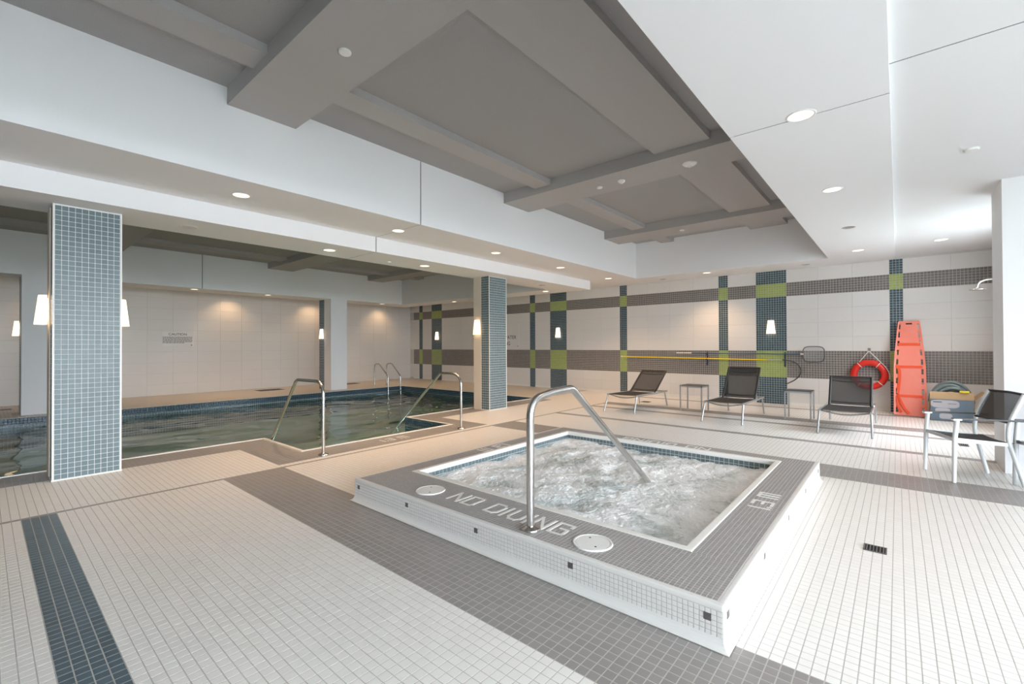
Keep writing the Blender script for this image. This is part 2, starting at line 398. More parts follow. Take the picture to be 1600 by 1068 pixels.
# ------------------------------------------------------------------ ceiling
FX, FY0, FY1 = 11.16, 1.068, 5.222
ce = empty('ceiling'); ce['kind'] = 'structure'; ce['label'] = 'white dropped soffits around a grey coffered ceiling'
g = .007
XJ = 4.105
for a, b in ((WF, XJ-g), (XJ+g, FX)):
    s = MB().box(a, b, FY1, 6.362, ZS, ZC+.05).build('soffit', 'plaster_white', ce)
    MB().box(a, b, .029, FY0, ZS, ZC+.05).build('soffit', 'plaster_white', ce)
MB().box(FX, WX, .029, 16.29, ZS, ZC+.05).build('soffit', 'plaster_white', ce)
for a, b in ((WF, 3.76-g), (3.76+g, WX)): MB().box(a, min(b, 7.9), WR-.15, .029, ZR, ZR+.3).build('soffit', 'plaster_smooth', ce)
MB().box(7.9, WX, -1.6, .029, ZR, ZR+.3).build('soffit', 'plaster_smooth', ce)
gr = MB(); gr.box(XJ-.02, XJ+.02, FY1+.005, 6.36, ZS+.004, ZC); gr.box(XJ-.02, XJ+.02, .03, FY0-.03, ZS+.004, ZC); gr.box(3.74, 3.78, WR, .03, ZR+.004, ZR+.2)
gr.build('joint', 'groove', ce)
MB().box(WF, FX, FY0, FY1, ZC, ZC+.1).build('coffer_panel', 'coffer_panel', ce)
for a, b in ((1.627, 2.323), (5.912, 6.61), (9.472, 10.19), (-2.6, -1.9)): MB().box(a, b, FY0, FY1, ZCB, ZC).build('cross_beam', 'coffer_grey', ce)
xs = [WF, -2.6, -1.9, 1.627, 2.323, 5.912, 6.61, 9.472, 10.19, FX]
for i in range(0, len(xs), 2):
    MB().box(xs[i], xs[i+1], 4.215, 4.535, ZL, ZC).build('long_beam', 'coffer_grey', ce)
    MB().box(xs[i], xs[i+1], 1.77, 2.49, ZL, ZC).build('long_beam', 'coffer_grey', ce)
# lowered ring over the pool edge
for a, b in ((WF, XJ-g), (XJ+g, 10.75)): MB().box(a, b, 6.362, 7.25, ZB, ZC).build('lowered_soffit', 'plaster_white', ce)
MB().box(XJ-.02, XJ+.02, 6.366, 7.2, ZB+.004, ZC).build('joint', 'groove', ce)
MB().box(9.95, 10.75, 7.25, 13.76, ZB, ZC).build('lowered_soffit', 'plaster_white', ce)
PJ = 3.72
for a, b in ((WF, PJ-g), (PJ+g, 10.75)): MB().box(a, b, 13.76, 14.7, ZB, ZC).build('lowered_soffit', 'plaster_white', ce)
MB().box(PJ-.02, PJ+.02, 13.765, 14.6, ZB+.004, ZC).build('joint', 'groove', ce)
MB().box(WF, WX, 14.7, WY, ZS, ZC).build('soffit', 'plaster_white', ce)
MB().box(10.75, FX, 6.362, 14.7, ZS, ZC).build('soffit', 'plaster_white', ce)
PC, PCB = 3.80, 3.64
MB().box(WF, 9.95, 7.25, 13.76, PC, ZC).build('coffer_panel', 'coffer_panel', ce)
pb = [(-2.0, -1.3), (1.43, 2.13), (5.33, 6.03), (8.55, 9.15)]
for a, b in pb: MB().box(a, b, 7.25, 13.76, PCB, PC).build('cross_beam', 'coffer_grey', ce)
xs = [WF, -2.0, -1.3, 1.43, 2.13, 5.33, 6.03, 8.55, 9.15, 9.95]
for i in range(0, len(xs), 2):
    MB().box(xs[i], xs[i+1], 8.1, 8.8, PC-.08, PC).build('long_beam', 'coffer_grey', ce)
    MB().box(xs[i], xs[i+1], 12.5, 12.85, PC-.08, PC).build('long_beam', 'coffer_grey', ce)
MB().box(WF-.15, WX+.15, -1.6, WY+.15, 4.17, 4.3).build('roof_slab', 'plaster_white', ce)

# ------------------------------------------------------------------ swimming pool
pool = empty('swimming_pool', (0, 0, 0), 0, 'indoor swimming pool with green water and a blue tiled edge', 'pool')
ps = MB(); D = -1.35
def wallq(x0, y0, x1, y1, z0=D, z1=-.001): ps.add([(x0, y0, z0), (x1, y1, z0), (x1, y1, z1), (x0, y0, z1)], [(0, 1, 2, 3)])
ps.add([(PX0, PY0, D), (PX1, PY0, D), (PX1, PY1, D), (PX0, PY1, D)], [(0, 1, 2, 3)])
loop = [(PX0, PY0), (NX0, PY0), (NX0, NY), (NX1, NY), (NX1, PY0), (PX1, PY0), (PX1, PY1), (PX0, PY1)]
for i in range(8): wallq(*loop[i], *loop[(i+1) % 8])
ps.build('basin', 'pool_shell', pool)
st = MB()
for i in range(4): st.box(NX0+.002, NX1-.002, NY+.002+.31*i, NY+.31*(i+1), D, -.45-.24*i)
st.build('entry_steps', 'pool_shell', pool)
cp = MB(); c_ = .045
for a in ((PX0, NX0, PY0-c_, PY0), (NX1, PX1, PY0-c_, PY0), (NX0-c_, NX0, NY-c_, PY0-c_), (NX1, NX1+c_, NY-c_, PY0-c_), (NX0, NX1, NY-c_, NY), (PX1, PX1+c_, PY0-c_, PY1+c_), (PX0, PX1, PY1, PY1+c_)):
    cp.bbox(*a, -.03, .008, .005)
cp.build('coping', 'coping', pool)
W_Z = -.2; R = []
def pool_tiles(fr, u0, u1, nm):
    tile_stuff('waterline_tile', grid_rects(u0, u1, -.63, -.005, .0522, .0522, .0045), fr, 'pool_tile', pool, .003, .0015)
pool_tiles(((0, PY1, 0), (1, 0, 0), (0, 0, 1), (0, -1, 0)), -.5, PX1, 'far')
pool_tiles(((PX1, 0, 0), (0, 1, 0), (0, 0, 1), (-1, 0, 0)), PY0, PY1, 'right')
pool_tiles(((NX1, 0, 0), (0, 1, 0), (0, 0, 1), (-1, 0, 0)), NY, PY0, 'notch')
pool_tiles(((0, PY0, 0), (1, 0, 0), (0, 0, 1), (0, 1, 0)), NX1, PX1, 'near')
# rippled water surface
def vnoise(x, y, seed):
    xi = np.floor(x).astype(int); yi = np.floor(y).astype(int); xf = x-xi; yf = y-yi
    def hsh(a, b):
        n = (a*374761393 + b*668265263 + seed*974634777) & 0x7fffffff; n = ((n ^ (n >> 13))*1274126177) & 0x7fffffff; return ((n ^ (n >> 16)) & 0xffff)/65535.
    s = xf*xf*xf*(xf*(xf*6-15)+10); t = yf*yf*yf*(yf*(yf*6-15)+10)
    return (hsh(xi, yi)*(1-s)+hsh(xi+1, yi)*s)*(1-t)+(hsh(xi, yi+1)*(1-s)+hsh(xi+1, yi+1)*s)*t-.5
def grid_surface(name, x0, x1, y0, y1, nx, ny, zf, material, parent, mask=None):
    X, Y = np.meshgrid(np.linspace(x0, x1, nx), np.linspace(y0, y1, ny), indexing='ij'); Z = zf(X, Y)
    V = np.stack([X, Y, Z], -1).reshape(-1, 3); I = np.arange(nx*ny).reshape(nx, ny)
    F = np.stack([I[:-1, :-1], I[1:, :-1], I[1:, 1:], I[:-1, 1:]], -1).reshape(-1, 4)
    me = quads_mesh(name, V, F, [material]); me.polygons.foreach_set('use_smooth', [True]*len(me.polygons))
    o = bpy.data.objects.new(name, me); return link(o, parent)
def ripple(X, Y):
    return W_Z + .034*vnoise(X*.9+Y*.9, Y*1.5-X*.5, 1) + .020*vnoise(X*2.2+Y*1.6, Y*3.0-X*1.2, 2) + .007*vnoise(X*4.5+Y*3, Y*6-X*2, 3)
grid_surface('water', PX0+.002, PX1-.002, PY0, PY1-.002, 300, 200, ripple, 'pool_water', pool)
grid_surface('water', NX0+.002, NX1-.002, NY+.002, PY0, 70, 40, ripple, 'pool_water', pool)

# ------------------------------------------------------------------ hot tub
spa = empty('hot_tub', ((SX0+SX1)/2, (SY0+SY1)/2, 0), 0, 'square raised hot tub of foaming water with a grey tiled rim', 'hot tub')
off = Vector(spa.location)
def rel(o): o.location = -off; return o
b = MB()
for a in ((SX0, IX0, SY0, SY1), (IX1, SX1, SY0, SY1), (IX0, IX1, SY0, IY0), (IX0, IX1, IY1, SY1)): b.box(*a, -.003, SZ-.0012)
b.box(IX0, IX1, IY0, IY1, -.003, .02)
rel(b.build('curb', 'spa_grout', spa))
# white edge trim and coping
b = MB(); e = .03
for a in ((SX0-.003, SX0+e, SY0-.003, SY1+.003), (SX1-e, SX1+.003, SY0-.003, SY1+.003), (SX0+e, SX1-e, SY0-.003, SY0+e), (SX0+e, SX1-e, SY1-e, SY1+.003)): b.bbox(*a, SZ-.03, SZ, .008)
rel(b.build('edge_trim', 'spa_white', spa))
b = MB(); e2 = .045
for a in ((IX0-e2, IX0, IY0-e2, IY1+e2), (IX1, IX1+e2, IY0-e2, IY1+e2), (IX0, IX1, IY0-e2, IY0), (IX0, IX1, IY1, IY1+e2)): b.bbox(a[0]-.003, a[1]+.003, a[2]-.003, a[3]+.003, SZ-.04, SZ+.006, .008)
rel(b.build('coping', 'coping', spa))
S1 = .0262; g1 = .0036
Rd = []
for a in ((SX0+e, IX0-e2, SY0+e, SY1-e), (IX1+e2, SX1-e, SY0+e, SY1-e), (IX0-e2, IX1+e2, SY0+e, IY0-e2), (IX0-e2, IX1+e2, IY1+e2, SY1-e)): Rd += grid_rects(*a, S1, S1, g1)
rel(tile_stuff('rim_tile', Rd, ((0, 0, SZ-.002), (1, 0, 0), (0, 1, 0), (0, 0, 1)), 'spa_grey', spa, .002, .0004))
z0, z1 = .045, SZ-.03
rel(MB().box(SX0-.0012, SX0, SY0-.0012, SY1, z0, z1).box(SX0, SX1, SY0-.0012, SY0, z0, z1).build('riser_grout', 'grout', spa))
acc = []
def riser(fr, u0, u1, accu):
    R = []; A = []
    for q_ in grid_rects(u0, u1, z0, z1, S1, S1, .0034):
        um = (q_[0]+q_[1])/2; vm = (q_[2]+q_[3])/2
        R.append(q_)
    rel(tile_stuff('riser_tile', R, fr, 'spa_white', spa, .003, .001))
    for k in accu:
        A.append((k-.018, k+.018, .112, .148))
    rel(tile_stuff('accent_tile', A, ((np.array(fr[0])+np.array(fr[3])*.0015), *fr[1:]), 'accent', spa, .003, .001))
riser(((SX0, 0, 0), (0, 1, 0), (0, 0, 1), (-1, 0, 0)), SY0, SY1, [.69, 1.45, 2.22, 3.0, 3.71])
riser(((0, SY0, 0), (1, 0, 0), (0, 0, 1), (0, -1, 0)), SX0, SX1, [2.29, 3.06, 3.85, 4.65, 5.45])
# concave base cove all round
b = MB(); prof = [(0, .05), (.002, .035), (.008, .02), (.018, .008), (.034, 0.0035)]
cs = [(SX0, SY0, -1, -1), (SX1, SY0, 1, -1), (SX1, SY1, 1, 1), (SX0, SY1, -1, 1)]
vs = []; fs = []
for d_, z in prof:
    for (x, y, sx_, sy_) in cs: vs.append((x+sx_*(d_+.003), y+sy_*(d_+.003), z))
for i in range(len(prof)-1):
    for k in range(4): fs.append((i*4+k, i*4+(k+1) % 4, (i+1)*4+(k+1) % 4, (i+1)*4+k))
b.add(vs, fs); rel(b.build('base_cove', 'spa_white', spa))
# inner waterline tiles
for fr, u0, u1 in ((((IX1, 0, 0), (0, 1, 0), (0, 0, 1), (-1, 0, 0)), IY0, IY1), (((0, IY1, 0), (1, 0, 0), (0, 0, 1), (0, -1, 0)), IX0, IX1), (((IX0, 0, 0), (0, 1, 0), (0, 0, 1), (1, 0, 0)), IY0, IY1), (((0, IY0, 0), (1, 0, 0), (0, 0, 1), (0, 1, 0)), IX0, IX1)):
    rel(tile_stuff('waterline_tile', grid_rects(u0, u1, .024, .16, .05, .046, .0045), fr, 'column_tile', spa, .003, .0015))
def churn(X, Y):
    a = vnoise(X*2.1+3*vnoise(X*1.1, Y*1.1, 11), Y*2.1+2*vnoise(X*1.3, Y*1.3, 12), 13)
    b_ = vnoise(X*5.5+Y, Y*5.5-X*.6, 14); c = vnoise(X*13, Y*13, 15); d_ = vnoise(X*31, Y*31, 16)
    return .100 + .055*a + .020*b_ + .013*c + .008*d_ + .005*vnoise(X*63, Y*63, 17)
rel(grid_surface('foaming_water', IX0+.004, IX1-.004, IY0+.004, IY1-.004, 380, 380, churn, 'spa_water', spa))

# ---- mosaic lettering, strokes of flat tile
FONT = {'N': ([[(0, 0), (0, 1)], [(0, 1), (.62, 0)], [(.62, 0), (.62, 1)]], .62), 'O': ([[(0, 0), (0, 1), (.62, 1), (.62, 0), (0, 0)]], .62),
        'D': ([[(0, 0), (0, 1), (.45, 1), (.62, .8), (.62, .2), (.45, 0), (0, 0)]], .62), 'I': ([[(0, 0), (0, 1)]], .08),
        'V': ([[(0, 1), (0, .22), (.16, 0), (.46, 0), (.62, .22), (.62, 1)]], .62), 'G': ([[(.62, .8), (.62, 1), (0, 1), (0, 0), (.62, 0), (.62, .5), (.3, .5)]], .62),
        '1': ([[(0, 0), (0, 1)]], .08), '.': ([[(0, 0), (0, .1)]], .05), '3': ([[(0, 1), (.5, 1), (.5, 0), (0, 0)], [(.12, .5), (.5, .5)]], .5),
        'm': ([[(0, 0), (0, 1), (.7, 1), (.7, 0)], [(.35, 0), (.35, 1)]], .7), ' ': ([], .3)}
def lettering(text, origin, du, dv, hgt, sw, parent, gap=.34, name='lettering', total=None, move=True, mtl='coping', z=.0015):
    o = Vector(origin); du = Vector(du); dv = Vector(dv); n = du.cross(dv)
    wid = sum(FONT[c][1] for c in text)+gap*(len(text)-1); kx = (total/wid) if total else hgt; x = 0
    for c in text:
        mb = MB(); zz = z
        for line in FONT[c][0]:
            for (a, b2) in zip(line[:-1], line[1:]):
                A = o+du*((x+a[0])*kx)+dv*(a[1]*hgt); B = o+du*((x+b2[0])*kx)+dv*(b2[1]*hgt); t = (B-A).normalized()
                zz += .00025; mb.bar(A-t*sw*.5+n*(zz*.5+.0001), B+t*sw*.5+n*(zz*.5+.0001), sw, zz, n)
        x += FONT[c][1]+gap
        if mb.v:
            ob = mb.build('mosaic_letter', mtl, parent)
            if move: rel(ob)
lettering('NO DIVING', (2.385, 2.715, SZ), (0, -1, 0), (1, 0, 0), .165, .02, spa, total=1.08, gap=.28)
lettering('NO DIVING', (5.475, 1.66, SZ), (0, 1, 0), (-1, 0, 0), .11, .02, spa, total=1.05, gap=.28)
lettering('1.3 m', (3.72, .725, SZ), (1, 0, 0), (0, 1, 0), .13, .02, spa, total=.40, gap=.2)
lettering('1.3 m', (4.14, 3.70, SZ), (-1, 0, 0), (0, -1, 0), .13, .02, spa, total=.42, gap=.2)
lettering('1.3 m', (3.85, 5.73, .0006), (1, 0, 0), (0, 1, 0), .15, .02, floor, total=.42, gap=.2, move=False, name='depth_lettering')
def lid(x, y, r, label):
    t = MB().lathe([(0, .007), (r*.86, .007), (r*.87, .004), (r*.9, .004), (r*.91, .008), (r, .008), (r+.004, 0.0005)], 40).build('skimmer_lid', 'lid', spa, label)
    t.location = Vector((x, y, SZ))-off; t.data.polygons.foreach_set('use_smooth', [False]*len(t.data.polygons))
    for s in (-1, 1): MB().lathe([(0, .0078), (.006, .0078), (.007, .0068)], 12, (s*r*.55*.7, s*r*.55*.7, 0)).build('finger_hole', 'black_hole', t)
lid(2.425, 2.965, .118, 'round white skimmer lid left of the NO DIVING lettering')
lid(2.412, 1.42, .118, 'round white skimmer lid right of the NO DIVING lettering')

# ------------------------------------------------------------------ handrails and ladder
def flange(t, p, r=.066):
    MB().lathe([(0, .022), (r*.55, .022), (r*.62, .016), (r*.95, .012), (r, .008), (r, .001)], 24, p).build('flange', 'steel', t)
def rail(name, base, pts, rads, label, r=.021, group='steel grab rails'):
    t = empty(name, base, 0, label, 'handrail', group); B = Vector(base)
    MB().tube(fillet([Vector(p)-B for p in pts], rads, 8), r, 16).build('rail', 'steel', t); flange(t, (0, 0, 0)); return t
rail('handrail', (2.337, 1.84, SZ), [(2.337, 1.84, SZ+.005), (2.337, 1.84, 1.045), (2.60, 1.84, 1.077), (2.84, 1.84, 1.085), (4.22, 1.84, .045)], [.15, .3, .12], 'steel handrail rising from the hot tub rim into the foam', .026)
rail('handrail', (2.87, 5.66, 0), [(2.87, 5.66, .005), (2.87, 5.66, .945), (2.87, 6.43, .935), (2.87, 7.62, -.45)], [.2, .12], 'steel handrail on the left side of the pool entry steps')
rail('handrail', (5.28, 5.645, 0), [(5.28, 5.645, .005), (5.28, 5.645, .925), (5.28, 6.17, .92), (5.28, 7.8, -.45)], [.22, .12], 'steel handrail on the right side of the pool entry steps')
lad = empty('pool_ladder', (9.25, 14.07, 0), 0, 'steel pool ladder with two looped rails at the far pool corner', 'ladder')
for x in (-.25, .25):
    MB().tube(fillet([(x, 0, .004), (x, 0, .77), (x, -.30, .79), (x, -.83, .36), (x, -.85, -1.1)], [.14, .12, .06], 6), .022, 12).build('rail', 'steel', lad)
    MB().lathe([(0, .02), (.03, .02), (.05, .01), (.05, .002)], 20, (x, 0, 0)).build('flange', 'steel', lad)
for z in (-.13, -.4, -.68): MB().bbox(-.25, .25, -.9, -.80, z-.02, z+.02, .008).build('step', 'steel', lad)

# ------------------------------------------------------------------ columns
def col_tiles(o, fr, u0, u1, z1, single_pred=None):
    return grid_rects(u0, u1, .012, z1, .0525, .0525, .0048)
def near_column(x0, x1, label, singles):
    y0, ym, y1 = 6.725, 6.96, 7.25
    t = empty('column', ((x0+x1)/2, (y0+y1)/2, 0), 0, label, 'column', 'blue mosaic columns beside the pool')
    o = Vector(t.location)
    def rl(ob): ob.location = -o; return ob
    rl(MB().box(x0, x1, y0, ym, 0, ZB).build('core', 'grout_white', t))
    rl(MB().box(x0-.012, x1+.012, ym, y1-.06, 0, ZB).build('painted_back', 'beige_paint', t))
    k = MB()
    for x in (x0, x1): k.bbox(x-.007, x+.007, y0-.007, y0+.007, 0, ZB, .003)
    rl(k.build('corner_trim', 'coping', t))
    rl(MB().bbox(x0-.012, x1+.012, y0-.014, ym, 0, .014, .004).build('base_trim', 'coping', t))
    FRf = ((0, y0, 0), (1, 0, 0), (0, 0, 1), (0, -1, 0))
    RF = [(x0+.01+i*(x1-x0-.02)/10.0+.0018, x0+.01+(i+1)*(x1-x0-.02)/10.0-.0018, .016+j*.0525, .016+(j+1)*.0525-.0036) for i in range(10) for j in range(55)]
    RS = grid_rects(y0+.008, ym, .016, ZB, .0525, .0525, .0036)
    if singles:
        RF.sort(key=lambda q_: abs((q_[2]+q_[3])/2-1.1)); one, rest = RF[:300], RF[300:]
        w_, h_ = one[0][1]-one[0][0], one[0][3]-one[0][2]
        me = quads_mesh('tile', *tile_arrays([(-w_/2, w_/2, -h_/2, h_/2)], ((0,0,0),)+FRf[1:], .003, .0015), ['column_tile'])
        for q_ in one:
            ob = bpy.data.objects.new('tile', me); link(ob, t); ob.location = Vector(((q_[0]+q_[1])/2, y0, (q_[2]+q_[3])/2))-o
    else: rest = RF
    V1, F1 = tile_arrays(rest, FRf, .003, .0015)
    V2, F2 = tile_arrays(RS, ((x0, 0, 0), (0, 1, 0), (0, 0, 1), (-1, 0, 0)), .003, .0015)
    V3, F3 = tile_arrays(RS, ((x1, 0, 0), (0, 1, 0), (0, 0, 1), (1, 0, 0)), .003, .0015)
    me = quads_mesh('tile_field', np.vstack([V1, V2, V3]), np.vstack([F1, F2+len(V1), F3+len(V1)+len(V2)]), ['column_tile'])
    ob = bpy.data.objects.new('tile_field', me); link(ob, t); rl(ob); ob['kind'] = 'stuff'
near_column(.483, 1.028, 'large blue mosaic column nearest the camera, at the left', True)
near_column(7.125, 7.683, 'blue mosaic column in the middle, beyond the right pool handrail', False)
def far_column(x0, x1, label):
    y0, ym, y1 = 13.76, 14.19, 14.52
    t = empty('column', ((x0+x1)/2, y1, 0), 0, label, 'column', 'painted columns along the far pool edge'); o = Vector(t.location)
    MB().box(x0-o.x, x1-o.x, y0-o.y, ym-o.y, 0, ZB).build('shaft', 'plaster_white', t)
    ob = MB().box(x0, x1, ym, y1, 0, ZB).build('tiled_back', 'grout_white', t); ob.location = -o
    Rr = grid_rects(ym, y1, .01, ZB, .0525, .0525, .0045)
    ob = tile_stuff('tile_field', Rr, ((x0, 0, 0), (0, 1, 0), (0, 0, 1), (-1, 0, 0)), 'mosaic_blue', t, .003, .0015); ob.location = -o
far_column(.53, .95, 'pale column across the pool, behind the large blue column')
far_column(7.23, 7.78, 'pale column across the pool near the ladder')

# ------------------------------------------------------------------ wall sconces
def sconce(p, n, label, tw=.065, bw=.098):
    """p: wall point at bottom centre, n: outward direction angle"""
    t = empty('wall_sconce', p, n, label, 'wall lamp', 'tapered white wall lamps')
    prof = [(bw, 0), (tw, .315)]
    s = MB().lathe(prof, 16, (0.015, 0, 0), a0=-math.pi/2, a1=math.pi/2)
    s.build('shade', 'shade', t)
    MB().bbox(0.0, .014, -.05, .05, .03, .285, .003).build('backplate', 'steel', t)
    return t
ZSC = 1.65
sconce((.471, 7.04, ZSC), math.pi, 'glowing wall lamp on the left side of the large blue column')
sconce((1.04, 7.04, ZSC), 0, 'glowing wall lamp on the right side of the large blue column')
sconce((7.113, 7.06, ZSC), math.pi, 'glowing wall lamp on the middle blue column')
sconce((7.226, 14.30, ZSC), math.pi, 'glowing wall lamp on the pale column near the pool ladder')
sconce((.526, 14.30, ZSC), math.pi, 'glowing wall lamp on the pale column at the far left')
for y, l in ((14.47, 'in the far corner beyond the pool'), (8.43, 'just right of the middle blue column'), (2.30, 'above the middle lounger and net')):
    sconce((WX-.004, y, ZSC+.01), math.pi, 'glowing wall lamp on the striped wall '+l)

# ------------------------------------------------------------------ ceiling fittings
def dlight(x, y, z, lit, label, power=1.0, tilt=None, size=1.35, r=.1):
    t = empty('downlight', (x, y, z), 0, label, 'downlight', 'recessed ceiling downlights')
    MB().lathe([(r*.83, .012), (r*.84, -.004), (r*.96, -.006), (r*1.02, 0)], 32).build('trim', 'dl_trim', t)
    if lit: MB().lathe([(0, -.0015), (r*.5, -.002), (r*.84, -.0015)], 24).build('lamp', 'dl_lamp', t)
    else:
        MB().lathe([(0, -.001), (r*.3, -.001), (r*.84, -.003)], 24).build('reflector', 'dl_chrome', t)
    if lit and power:
        ld = bpy.data.lights.new('downlight_beam', 'SPOT'); ld.energy = SPOT_W*power; ld.color = (1.0, .64, .36); ld.spot_size = math.radians(115); ld.spot_blend = .8; ld.shadow_soft_size = .05
        lo = bpy.data.objects.new('downlight_beam', ld); COL.objects.link(lo); lo.parent = t; lo.location = (0, 0, -.03)
        if tilt: lo.rotation_euler = tilt
    return t
names5 = ['nearest', 'second', 'third', 'fourth', 'farthest']
for i, x in enumerate((1.94, 4.10, 6.29, 8.44, 10.65)): dlight(x, 5.76, ZS, True, 'lit downlight in the left soffit, %s of its row' % names5[i])
for i, (x, l) in enumerate(((1.69, False), (3.55, True), (5.43, True), (9.15, False))):
    dlight(x, 6.80, ZB, l, '%s downlight in the lowered beam above the columns, %s along it' % ('lit' if l else 'unlit', ['first', 'second', 'third', 'last'][i]))
dlight(10.23, 7.49, ZB, True, 'lit downlight at the far end of the lowered beam')
for i, (x, l) in enumerate(((4.06, True), (6.24, True), (8.41, False), (10.6, True))):
    dlight(x, .55, ZS, l, '%s downlight in the right soffit, %s of its row' % ('lit' if l else 'unlit', ['nearest', 'second', 'third', 'farthest'][i]), .35)
dlight(10.69, -.58, ZR, True, 'lit downlight near the shower, at the far right of the ceiling', .4)
for (x, y, l, s) in ((11.69, 1.53, False, 'above the net and life ring'), (11.42, 3.52, True, 'above the narrow stripe left of the middle lamp'), (11.75, 4.74, False, 'above the left lounger')):
    dlight(x, y, ZS, l, '%s downlight in the end soffit %s' % ('lit' if l else 'unlit', s))
for i, x in enumerate((3.62, 5.44, 9.30)): dlight(x, 14.05, ZB, True, 'lit downlight in the far beam over the pool edge, %s from the left' % ['first', 'second', 'third'][i], .7)
dlight(10.5, 11.55, ZB, True, 'lit downlight in the beam over the far end of the pool', .8)
for x, l in ((1.25, 'at its left end'), (5.09, 'right of the caution sign'), (7.75, 'behind the pale column near the ladder'), (10.6, 'behind the pool ladder')): dlight(x, 15.75, ZS, True, 'lit downlight washing the long wall beyond the pool '+l, .3, (math.radians(14), 0, 0))
def ceil_disc(name, x, y, z, r, label, cat, dome=0.0):
    pr = [(r, 0), (r, -.010), (r*.93, -.017), (r*.72, -.018-dome*.55), (r*.5, -.018-dome*.9), (0, -.018-dome)]
    t = empty(name, (x, y, z), 0, label, cat)
    MB().lathe(pr, 32).build('cover', 'device', t)
    if dome: MB().lathe([(r*.3, -.017-dome), (r*.28, -.026-dome), (0, -.028-dome)], 20).build('sensor', 'dl_trim', t)
ceil_disc('sprinkler_cover', 1.98, 3.53, ZCB, .052, 'white round cover plate on the nearest grey ceiling beam', 'sprinkler')
ceil_disc('sprinkler_cover', 6.30, 3.55, ZCB, .045, 'smaller white round cover on the second grey ceiling beam', 'sprinkler')
ceil_disc('motion_sensor', 6.27, 3.16, ZCB, .055, 'white domed sensor between the cover plate and smoke detector', 'sensor', .02)
ceil_disc('smoke_detector', 6.28, 2.15, ZCB, .095, 'large white smoke detector on the second grey ceiling beam', 'smoke detector', .025)
ceil_disc('sprinkler_cover', 9.82, 3.53, ZCB, .05, 'white round cover on the farthest grey ceiling beam', 'sprinkler')
ceil_disc('sprinkler_cover', 5.9, -.53, ZR, .055, 'white round cover in the smooth ceiling at the upper right', 'sprinkler')
ceil_disc('sprinkler_cover', 4.75, 6.95, ZB, .04, 'white round cover in the lowered beam left of the middle column', 'sprinkler')

# ------------------------------------------------------------------ sun loungers
def lounger(y, ang_top, label):
    xf, xr, w_ = 8.59, 10.26, .325
    t = empty('sun_lounger', ((xf+xr)/2, y, 0), 0, label, 'sun lounger', 'dark mesh loungers along the striped wall'); o = Vector((t.location.x, 0, 0))
    P = lambda x, yy, z: (x-o.x, yy, z)
    xh, zh = 9.72, .345; xt, zt = ang_top
    for s in (-1, 1):
        MB().tube(fillet([P(8.70, s*w_, .355), P(xh, s*w_, .335), P(10.30, s*w_, .335)], [.4], 4), .019, 10).build('side_rail', 'alu', t)
        MB().tube([P(8.72, s*w_, .352), P(8.56, s*(w_+.015), .006)], .016, 10).build('leg', 'alu', t)
        MB().tube([P(10.18, s*w_, .335), P(10.29, s*(w_+.012), .006)], .016, 10).build('leg', 'alu', t)
        MB().tube([P(xh, s*(w_-.035), zh), P(xt, s*(w_-.035), zt)], .02, 10).build('back_frame', 'dark_frame', t)
        hg = MB().lathe([(0, -.012), (.03, -.012), (.03, .012), (0, .012)], 14).build('hinge', 'alu', t); hg.location = P(xh+.02, s*(w_-.005), zh); hg.rotation_euler = (math.pi/2, 0, 0)
    MB().tube([P(xt, -w_+.03, zt), P(xt, w_-.03, zt)], .015, 10).build('back_frame', 'dark_frame', t)
    bar = lambda k: (xh+(xt-xh)*k, zh+(zt-zh)*k)
    for k in (.12, .86):
        bx_, bz = bar(k); pts = [P(bx_+.02+.03*math.sin(math.pi*i/8), -w_+.04+(2*w_-.08)*i/8, bz-.02*math.sin(math.pi*i/8)) for i in range(9)]
        MB().tube(pts, .011, 8).build('cross_bar', 'dark_frame', t)
    pts = [P(8.80, -w_+.01+(2*w_-.02)*i/8, .34-.05*math.sin(math.pi*i/8)) for i in range(9)]
    MB().tube(pts, .012, 8).build('cross_bar', 'alu', t)
    MB().tube([P(10.27, -w_, .335), P(10.27, w_, .335)], .014, 8).build('cross_bar', 'alu', t)
    # seat and back fabric, gently sagging
    def sling(name, a, b_, sag, m_):
        mb = MB(); n1, n2 = 10, 8; vs = []
        d_ = Vector((b_[0]-a[0], 0, b_[1]-a[1])); nn = Vector((-d_.z, 0, d_.x)).normalized()
        for side in (0, 1):
            for i in range(n1+1):
                for j in range(n2+1):
                    u = i/n1; v = j/n2; q_ = Vector((a[0], 0, a[1]))+d_*u-nn*(sag*math.sin(math.pi*v)*math.sin(math.pi*min(max(u, .08), .92)))+nn*(.002 if side else -.002)
                    vs.append(P(q_.x, (-w_+.02)+(2*w_-.04)*v, q_.z+.012))
        M_ = (n1+1)*(n2+1); fs = []
        for i in range(n1):
            for j in range(n2):
                k = i*(n2+1)+j; fs.append((k, k+1, k+n2+2, k+n2+1)); fs.append((M_+k, M_+k+n2+1, M_+k+n2+2, M_+k+1))
        mb.add(vs, fs, True); mb.build(name, m_, t)
    sling('seat_sling', (8.70, .352), (xh-.02, .335), .025, 'sling_dark')
    sling('back_sling', (xh+.01, zh), (xt, zt), .02, 'sling')
    return t
lounger(4.41, (10.36, .79), 'dark mesh lounger with a low backrest, leftmost by the striped wall')
lounger(2.41, (10.18, .93), 'dark mesh lounger with a high backrest, between the two side tables')
lounger(.64, (10.02, .82), 'dark mesh lounger beside the life ring and orange board')

